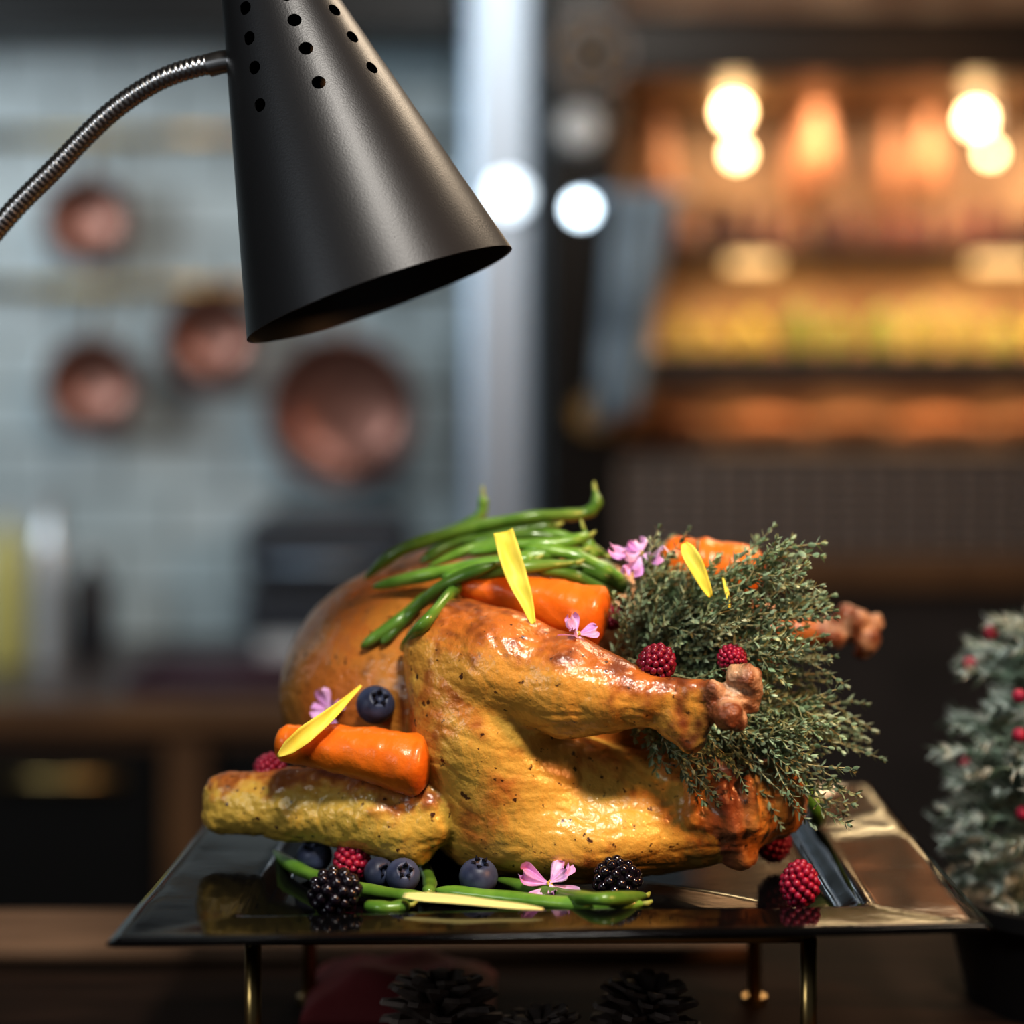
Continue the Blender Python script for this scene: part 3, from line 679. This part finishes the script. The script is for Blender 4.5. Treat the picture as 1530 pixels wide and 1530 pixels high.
# ------------------------------------------------------------------ frosted little tree
TX, TY = .386, 1.41
tr = thing('christmas_tree', (TX, TY, TAB), 'small snow-flocked christmas tree with red berries in black pot', 'christmas tree')
obj('pot', MB().lathe([(0, 0), (.082, 0), (.096, .060), (.100, .062), (.100, .072), (.092, .072), (.090, .064), (0, .062)], (TX, TY, TAB), n=40), 'pot', tr, sharp=40)
obj('trunk', MB().tube([(TX, TY, TAB+.06), (TX, TY, ZC-.19)], [.008, .003], 8), 'bark', tr)
RP = [(-.375, .084), (-.34, .096), (-.27, .099), (-.22, .090), (-.195, .078), (-.180, .060), (-.166, .02)]
def trad(z):
    for (a, ra), (b, rb) in zip(RP[:-1], RP[1:]):
        if a <= z <= b: return ra+(rb-ra)*(z-a)/(b-a)
    return .01
fo, sn = MB(), MB(); rt = random.Random(11)
def needles(mb, a, b, n, L, w, rnd):
    d = (b-a); t_ = d.normalized(); u = t_.orthogonal().normalized(); ww = t_.cross(u)
    for k in range(n):
        f = (k+rnd.random())/n; an = rnd.random()*6.28; p = a+d*f
        dd = ((u*math.cos(an)+ww*math.sin(an))*.8+t_*.8).normalized(); s = dd.orthogonal().normalized()*w
        q = dd.cross(s)
        e = p+dd*L*rnd.uniform(.7, 1.1)
        mb.add([p+s, p-s*.5+q*.8, p-s*.5-q*.8, e], [(0, 1, 3), (1, 2, 3), (2, 0, 3)])
for i in range(300):
    z = -.375+.207*(i+rt.random())/300; r = trad(z)*rt.choice((.70, .8, .95, 1.0, 1.04)); an = rt.random()*6.283
    o_ = Vector((TX+math.cos(an)*r, TY+math.sin(an)*r, ZC+z)); a_ = Vector((TX+math.cos(an)*r*.35, TY+math.sin(an)*r*.35, ZC+z+.015*rt.random()-.008))
    fo.tube([a_, o_], [.0012, .0007], 4)
    needles(fo, a_, o_, 34, .014, .0009, rt)
    mid = a_+(o_-a_)*rt.uniform(.5, .85)
    needles(sn, mid+Vector((0,0,.001)), o_+(o_-a_)*.04, rt.randint(8, 26), .011, .0013, rt)
obj('foliage', fo, 'needle', tr, False); obj('snow', sn, 'snow', tr, False)
for px, py in [(1447,992),(1440,945),(1440,1138),(1523,1098),(1528,1215),(1424,1255),(1523,1040)]:
    best = None
    for k in range(120):
        p = P(px, py, TY-.11+k*.001); rr = math.hypot(p.x-TX, p.y-TY); q = rr/trad(p.z-ZC)
        if best is None or q < best[0]: best = (q, p)
        if q < .92: break
    p = best[1]
    if best[0] > .94:
        s_ = .94/best[0]; p = Vector((TX+(p.x-TX)*s_, TY+(p.y-TY)*s_, p.z))
    obj('berry', MB().ball(p, .0048, 12), 'berry', tr)

# ------------------------------------------------------------------ back counter on the left
CT = ZC-.505
t = thing('back_counter', (-.9, 3.42, 0), 'dark worktop on black cabinets with brown frame along tiled wall', 'counter')
boxo('worktop', (-2.4, 3.08, CT-.04), (-.075, 3.74, CT), 'counter', t)
boxo('front_edge', (-2.4, 3.065, CT-.045), (-.075, 3.08, CT-.004), 'cabwood', t)
boxo('carcass', (-2.4, 3.12, 0), (-.075, 3.74, CT-.04), 'cab', t)
for xa, xb in ((-1.6, -.52), (-.43, -.10)):
    d = boxo('door', (xa, 3.10, .1), (xb, 3.12, CT-.075), 'cab', t)
    zz = CT-.12
    if xa < -1: obj('handle', MB().tube([(-.76, 3.085, zz), (-.565, 3.085, zz)], .008, 10), 'brass', d)
for x in (-.475, -1.65): boxo('frame_post', (x-.032, 3.085, .05), (x+.032, 3.125, CT-.045), 'cabwood', t)
boxo('frame_rail', (-2.4, 3.09, CT-.072), (-.075, 3.12, CT-.045), 'cabwood', t)

def bottle(px, Y, rb, hgt, m, name, label, cat):
    c = Vector(((px-765)/F*Y, Y, CT)); t = thing(name, c, label, cat)
    obj('bottle_body', MB().lathe([(0, 0), (rb*.95, 0), (rb, .006), (rb, hgt*.68), (rb*.75, hgt*.78), (rb*.4, hgt*.86), (rb*.4, hgt*.93), (0, hgt*.93)], c, n=28), m, t, sharp=50)
    obj('cap', MB().lathe([(0, hgt*.93), (rb*.46, hgt*.93), (rb*.46, hgt), (0, hgt)], c, n=24), 'white', t, sharp=40)
bottle(10, 3.42, .034, .25, 'ybottle', 'oil_bottle', 'yellow oil bottle at the left end of the back counter', 'bottle')
bottle(72, 3.40, .027, .27, 'wbottle', 'steel_flask', 'pale steel flask on back counter right of the yellow bottle', 'flask')
bottle(135, 3.50, .036, .17, 'appl', 'dark_bottle', 'short dark bottle on the back counter beside the flask', 'bottle')
x0, x1 = (365-765)/F*3.42, (610-765)/F*3.42
t = thing('countertop_grill', ((x0+x1)/2, 3.5, CT), 'dark countertop grill with pale drip tray behind the turkey', 'grill')
boxo('base', (x0, 3.40, CT+.045), (x1, 3.66, CT+.13), 'appl', t, .012)
boxo('lid', (x0, 3.39, CT+.135), (x1, 3.66, CT+.235), 'appl', t, .02)
boxo('drip_tray', (x0+.03, 3.37, CT), (x1-.02, 3.60, CT+.045), 'white', t)
obj('handle', MB().tube([(x0+.03, 3.39, CT+.16), (x0+.03, 3.36, CT+.165), (x1-.03, 3.36, CT+.165), (x1-.03, 3.39, CT+.16)], .008, 8), 'steel', t)
x0, x1 = (205-765)/F*3.2, (600-765)/F*3.2
t = thing('serving_tray', ((x0+x1)/2, 3.2, CT), 'dark maroon tray lying on the front of the back counter', 'tray')
boxo('tray_base', (x0, 3.11, CT), (x1, 3.32, CT+.012), 'maroon', t)
rim = MB()
for a, b in (((x0,3.11),(x1,3.11)), ((x1,3.11),(x1,3.32)), ((x1,3.32),(x0,3.32)), ((x0,3.32),(x0,3.11))): rim.tube([(a[0], a[1], CT+.018), (b[0], b[1], CT+.018)], .008, 8)
obj('rim', rim, 'maroon', t)
# dark hood above the tiles
t = thing('extractor_hood', (-.9, 3.6, ZC+.53), 'black extractor hood above the tiled wall', 'hood')
boxo('canopy', (-2.4, 3.5, ZC+.525), (-.075, 3.75, ZC+.74), 'cab', t)
boxo('duct', (-1.3, 3.55, ZC+.74), (-.8, 3.75, 2.9), 'cab', t)
# rails and pans
RY = 3.68
def rail(py, px0, px1, label):
    a, b = P(px0, py, RY), P(px1, py, RY); t = thing('hanging_rail', ((a.x+b.x)/2, RY, a.z), label, 'rail', 'brass rails on the tiled wall')
    obj('bar', MB().tube([a, b], .010, 10), 'brass', t)
    for f in (.06, .5, .94):
        p = a+(b-a)*f; obj('bracket', MB().tube([p, (p.x, 3.752, p.z)], .006, 8), 'brass', t)
    return a.z
Z1 = rail(203, -250, 660, 'upper brass rail with one small copper pan on the tiled wall')
Z2 = rail(428, -250, 660, 'lower brass rail carrying three copper pans on the tiled wall')
def pan(px, py, rpx, zr, label, depth=.05):
    # hung by the handle with its open side to the room
    Y = 3.655; c = P(px, py, Y-.03); r = rpx*Y/F; t = thing('copper_pan', c, label, 'pan', 'copper pans hanging on the wall')
    prof = [(0, -.004), (r*.35, -.005), (r*.62, -.009), (r*.80, -.017), (r*.92, -.030), (r*.97, -depth), (r*1.0, -depth-.002), (r*1.03, -depth), (r*.98, -.028), (r*.86, -.010), (r*.66, -.001), (0, .004)]
    obj('pan_body', MB().lathe(prof, (c.x, Y, c.z), (0, 1, 0), 48), 'copper', t)
    z0 = c.z+r*.98; yb = Y-depth*.75; e = zr+.012
    obj('handle', MB().tube([(c.x, yb, z0-.006), (c.x, yb+.006, z0+.03), (c.x, RY-.020, e-.03)], [.012, .010, .010], 10, flat=.6), 'dullbrass', t)
    hk = [(c.x, RY-.020, e-.034), (c.x, RY-.017, e-.006), (c.x, RY-.008, e+.001), (c.x, RY+.006, e+.001), (c.x, RY+.013, e-.010)]
    obj('hook', MB().tube(spline(hk, 5), .0035, 8), 'brass', t)
pan(134, 330, 64, Z1, 'small copper pan hanging highest, at upper left of the wall')
pan(141, 575, 70, Z2, 'small copper pan hanging directly under the highest pan')
pan(317, 507, 70, Z2, 'medium copper pan hanging left of the lamp shade edge')
pan(511, 612, 108, Z2, 'largest copper pan hanging below and behind the lamp shade')

# ------------------------------------------------------------------ steel column
def glow_disc(px, py, Y, r, parent, m='cool'):
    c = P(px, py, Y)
    b = obj('lamp', MB().lathe([(0, -.012), (r*.6, -.010), (r*.92, -.003), (r*.95, .004)], c, (0, 1, 0), 28), m, parent)  # added glow on the column, a real light on the oven
    b['label'] = 'bright round white glowing disc'
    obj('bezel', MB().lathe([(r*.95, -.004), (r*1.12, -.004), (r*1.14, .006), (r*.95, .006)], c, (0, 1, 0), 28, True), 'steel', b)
xa, xb = (694-765)/F*3.25, (808-765)/F*3.25
t = thing('steel_column', (0, 3.35, 0), 'brushed steel column between tiled wall and display oven', 'column')
boxo('shaft', (xa, 3.25, .06), (xb, 3.6, 2.9), 'steel', t, .018)
boxo('plinth', (xa-.004, 3.24, 0), (xb+.003, 3.6, .06), 'cab', t)
M['colglow'] = mat('column_glow', (1, 1, 1), .5, emis=(.8, .92, 1), es=2.2)
glow_disc(760, 292, 3.243, .032, t, 'colglow')  # glowing disc added for a bright reflection on the steel, no fixture here

# ------------------------------------------------------------------ display oven
OY = 3.15
ov = thing('display_oven', (.7, 3.4, 0), 'large black display oven glowing orange inside', 'oven')
ox = lambda px: (px-765)/F*OY
oz = lambda py: ZC-(py-HY)/F*OY
XL, XR = ox(818), 1.35
boxo('stile', (XL, OY, 0), (ox(925), OY+.06, 2.4), 'oven', ov)
boxo('side_panel', (XL, OY+.06, 0), (XL+.03, 3.73, 2.4), 'oven', ov)
boxo('side_panel', (XR-.04, OY, 0), (XR, 3.73, 2.4), 'oven', ov)
boxo('back_panel', (XL+.03, 3.70, 0), (XR-.04, 3.73, 2.4), 'ovenback', ov, 0)
boxo('top_rail', (ox(925), OY, oz(112)), (XR-.04, OY+.05, oz(28)), 'oven', ov)
boxo('ceiling_panel', (XL+.03, OY+.05, oz(112)), (XR-.04, 3.70, oz(100)), 'ovenback', ov, 0)
boxo('middle_rail', (ox(925), OY, oz(578)), (XR-.04, OY+.05, oz(528)), 'panel', ov)
boxo('oven_floor', (XL+.03, OY+.05, oz(545)), (XR-.04, 3.70, oz(528)), 'ovenfloor', ov, 0)
boxo('warming_floor', (XL+.03, OY+.05, oz(690)), (XR-.04, 3.70, oz(676)), 'panel', ov, 0)
boxo('lower_front', (ox(925), OY+.03, 0), (XR-.04, OY+.06, oz(676)), 'panel', ov)
boxo('lower_rail', (ox(925), OY-.005, oz(880)), (XR-.04, OY+.03, oz(830)), 'cabwood', ov)
gr = MB()
for k in range(9):
    z = oz(690)-.016*k-.003; gr.box((ox(930), OY+.012, z-.0030), (XR-.05, OY+.03, z+.0030))
for k in range(26):
    x = ox(932)+k*.045; gr.box((x-.005, OY+.010, oz(828)), (x+.005, OY+.03, oz(690)))
obj('grille', gr, 'grille', ov, False)
boxo('shelf', (XL+.03, 3.32, ZC+.150), (XR-.04, 3.69, ZC+.168), 'panel', ov)
for p0, p1 in ((1088, 1162), (1455, 1545)): boxo('shelf_glow', ((p0-765)/F*3.36, 3.35, ZC+.132), ((p1-765)/F*3.36, 3.39, ZC+.148), 'strip', ov, .006)  # glowing bars added in place of bright reflections under the shelf
boxo('upper_shelf', (ox(925), 3.3, oz(26)+.03), (XR-.04, 3.7, oz(26)+.05), 'ovenback', ov)
def bulb(px, py, Y, r, label):
    c = P(px, py, Y); top_ = oz(112)
    t = thing('oven_bulb', c, label, 'bulb', 'glowing bulbs inside the oven')
    obj('glass', MB().ball(c, r, 16), 'hot', t)
    obj('holder', MB().lathe([(0, r*.85), (r*.5, r*.85), (r*.5, max(r*1.2, top_-c.z)), (0, max(r*1.2, top_-c.z))], c, n=16), 'grille', t)
bulb(1095, 168, 3.45, .018, 'left bright glowing bulb under the oven ceiling')
bulb(1102, 230, 3.50, .012, 'dimmer bulb just below the left bright one in oven')
bulb(1458, 178, 3.45, .017, 'right bright glowing bulb under the oven ceiling')
bulb(1480, 228, 3.50, .009, 'dimmer bulb just below the right bright one in oven')
rh = random.Random(5)
for k, px in enumerate((985, 1195, 1222, 1335, 1390)):
    c = P(px, 235+rh.uniform(-20, 20), 3.53+.04*(k % 2)); L = rh.uniform(.07, .10); s_ = rh.uniform(.6, 1)
    t = thing('hanging_ham', c, 'orange-brown cured meat hanging inside the lit oven', 'meat', 'cured meats hanging in the oven')
    obj('meat', MB().lathe([(0, -L), (.018*s_, -L*.92), (.030*s_, -L*.5), (.026*s_, 0), (.016*s_, L*.55), (.008, L*.9), (0, L*.95)], c, n=20), 'ham', t)
    obj('string', MB().tube([c+Vector((0, 0, L*.9)), (c.x, c.y, oz(112))], .002, 6), 'bark', t)
for k in range(15):
    px = 985+k*40+rh.uniform(-8, 8); Y = 3.40+.06*(k % 2); c = Vector(((px-765)/F*Y, Y, ZC+.168)); h = .045+.035*rh.random()
    t = thing('spice_jar', c, 'brown jar in the row on the lit oven shelf', 'jar', 'jars on the oven shelf')
    obj('glass', MB().lathe([(0, 0), (.018, 0), (.019, h*.7), (.014, h*.82), (0, h*.82)], c, n=18), 'jar', t, sharp=45)
    obj('lid', MB().lathe([(0, h*.82), (.016, h*.82), (.016, h), (0, h)], c, n=18), 'dullbrass', t, sharp=45)
for k, px in enumerate((1020, 1072, 1125, 1195, 1252, 1318, 1380, 1440, 1500, 1560)):
    Y = 3.42+rh.uniform(-.03, .06); c = Vector(((px-765)/F*Y, Y, oz(528)+.0005)); r = rh.uniform(.020, .030); g = k in (3, 4, 5, 8)
    t = thing('fruit', c, ('green' if g else 'yellow')+' fruit on the lower floor of the lit oven', 'fruit', ('green' if g else 'yellow')+' fruit in the oven')
    obj('flesh', MB().lathe([(0, 0), (r*.6, r*.1), (r, r*.9), (r*.8, r*1.7), (r*.45, r*2.3), (r*.12, r*2.6), (0, r*2.6)], c, n=20), 'green' if g else 'fruit', t)
    obj('stalk', MB().tube([c+Vector((0, 0, r*2.55)), c+Vector((.004, 0, r*2.95))], .003, 6), 'bark', t)
for k in range(5):
    px = 1010+k*132; Y = 3.36+.05*(k % 2); c = Vector(((px-765)/F*Y, Y, oz(676)))
    tag(obj('bread_loaf', MB().ball(c+Vector((0, 0, .026)), .03, 18, (2.3+.3*(k % 2), 1, .86)), 'crust'), 'browned long bread loaf on the low warming shelf of the oven', 'bread', 'bread loaves in the warming drawer')
# fittings on the stile: parts of the oven
c = P(885, 80, OY-.006)
vw = obj('vent_wheel', MB().lathe([(.046, -.004), (.055, -.004), (.055, .006), (.046, .006)], c, (0, 1, 0), 36, True), 'grille', ov, sharp=40)
vw['label'] = 'round grey vent wheel with petal openings'
for k in range(5):
    a = 2*math.pi*k/5+.3; d = Vector((math.cos(a), 0, math.sin(a)))
    obj('spoke', MB().tube([c+d*.008, c+d*.03, c+d*.047], [.004, .011, .006], 10), 'dullbrass', vw)
obj('hub', MB().ball(c, .010, 14), 'steel', vw)
glow_disc(868, 312, OY-.008, .017, ov)
def knob(px, py, m, label):
    c = P(px, py, OY)
    d = obj('knob', MB().lathe([(0, -.03), (.028, -.03), (.032, -.024), (.033, -.006), (.036, 0)], c, (0, 1, 0), 28), m, ov, sharp=50); d['label'] = label
    obj('grip', MB().box(c+Vector((-.005, -.036, -.028)), c+Vector((.005, -.029, .028))), m, d, False, .002)
knob(866, 195, 'white', 'pale knob near the top of the oven frame')
knob(885, 620, 'brass', 'brass knob low on the oven frame')
# made-up blue sheet on an added bar, for an unidentified bluish shape
a, b = P(885, 290, OY-.03), P(1030, 290, OY-.03)
tb = obj('sheet_bar', MB().tube([a, b], .006, 10), 'steel', ov)
for q in (a, b): obj('mount', MB().tube([q, q+Vector((0, .034, 0))], .006, 8), 'steel', tb)
V = []; Fc = []; nx, ny = 30, 24
for j in range(ny+1):
    for i in range(nx+1):
        x, y = i/nx, j/ny
        px = 1008-95*x*(1-.25*y)-52*y; py = 284+330*y+25*x*y
        V.append(P(px, py, OY-.050+.014*math.sin(x*13+y*3)*(.4+.6*y)))
for j in range(ny):
    for i in range(nx):
        a_ = j*(nx+1)+i; Fc.append((a_, a_+1, a_+nx+2, a_+nx+1))
o = obj('bluish_sheet', MB().add(V, Fc), 'pale_sheet'); s = o.modifiers.new('t', 'SOLIDIFY'); s.thickness = .003
tag(o, 'pale blue wavy sheet added beside the glowing oven window', 'cloth')

# ------------------------------------------------------------------ lights
def area(name, loc, tgt, size, e, col, sy=None):
    l = bpy.data.lights.new(name, 'AREA'); l.energy = e; l.color = col; l.size = size
    if sy: l.shape = 'RECTANGLE'; l.size_y = sy
    o = bpy.data.objects.new(name, l); COL.objects.link(o); o.location = loc
    o.rotation_euler = (Vector(tgt)-Vector(loc)).to_track_quat('-Z', 'Y').to_euler(); return o
area('key_light', (.20, .40, 2.5), (0, 1.3, 1.1), .22, 23, (1, .95, .88))
area('warm_light', (1.05, .62, 1.80), (0, 1.3, 1.3), .16, 11, (1, .48, .20))
area('fill_light', (-1.3, .1, 1.7), (0, 1.3, 1.2), .5, 5.5, (.86, .93, 1))
area('wall_wash', (-1.55, 2.2, 1.75), (-.6, 3.75, 1.38), .9, 13, (.82, .93, 1), .5)
area('pan_fill', (-.35, 2.4, 2.6), (-.45, 3.65, 1.3), .12, 4.5, (1, .93, .85))  # unseen light added for highlights on the copper pans
area('column_fill', (-.25, 2.2, 2.4), (0, 3.25, 1.5), .3, 1.5, (.82, .92, 1))  # unseen light added to brighten the steel column
area('oven_light', (.75, 3.4, oz(118)), (.75, 3.42, 0), .9, 10, (1, .74, .47), .25)
area('shelf_light', (.75, 3.5, ZC+.145), (.75, 3.5, 0), .9, 4, (1, .76, .43), .15)
area('warming_light', (.75, 3.42, oz(548)), (.75, 3.42, 0), .9, 3.2, (1, .60, .30), .2)
area('rim_light', (.75, 2.3, 2.5), (.05, 1.35, 1.1), .4, 11, (1, .82, .62))
w = bpy.data.worlds.new('World'); SC.world = w; w.use_nodes = True
w.node_tree.nodes['Background'].inputs[0].default_value = (.5, .55, .62, 1); w.node_tree.nodes['Background'].inputs[1].default_value = .085
# ------------------------------------------------------------------ camera
cd = bpy.data.cameras.new('Camera'); cam = bpy.data.objects.new('Camera', cd); COL.objects.link(cam)
cam.location = CAM; cam.rotation_euler = (math.pi/2, 0, 0); cd.sensor_width = 36; cd.lens = 36*F/1530; cd.shift_y = -241/1530
cd.clip_start = .05; cd.dof.use_dof = True; cd.dof.focus_distance = 1.225; cd.dof.aperture_fstop = 1.9
SC.camera = cam
try:
    SC.view_settings.view_transform = 'Standard'; SC.view_settings.look = 'None'
    SC.view_settings.exposure = .42; SC.view_settings.gamma = .82
except Exception as ex: print(ex)
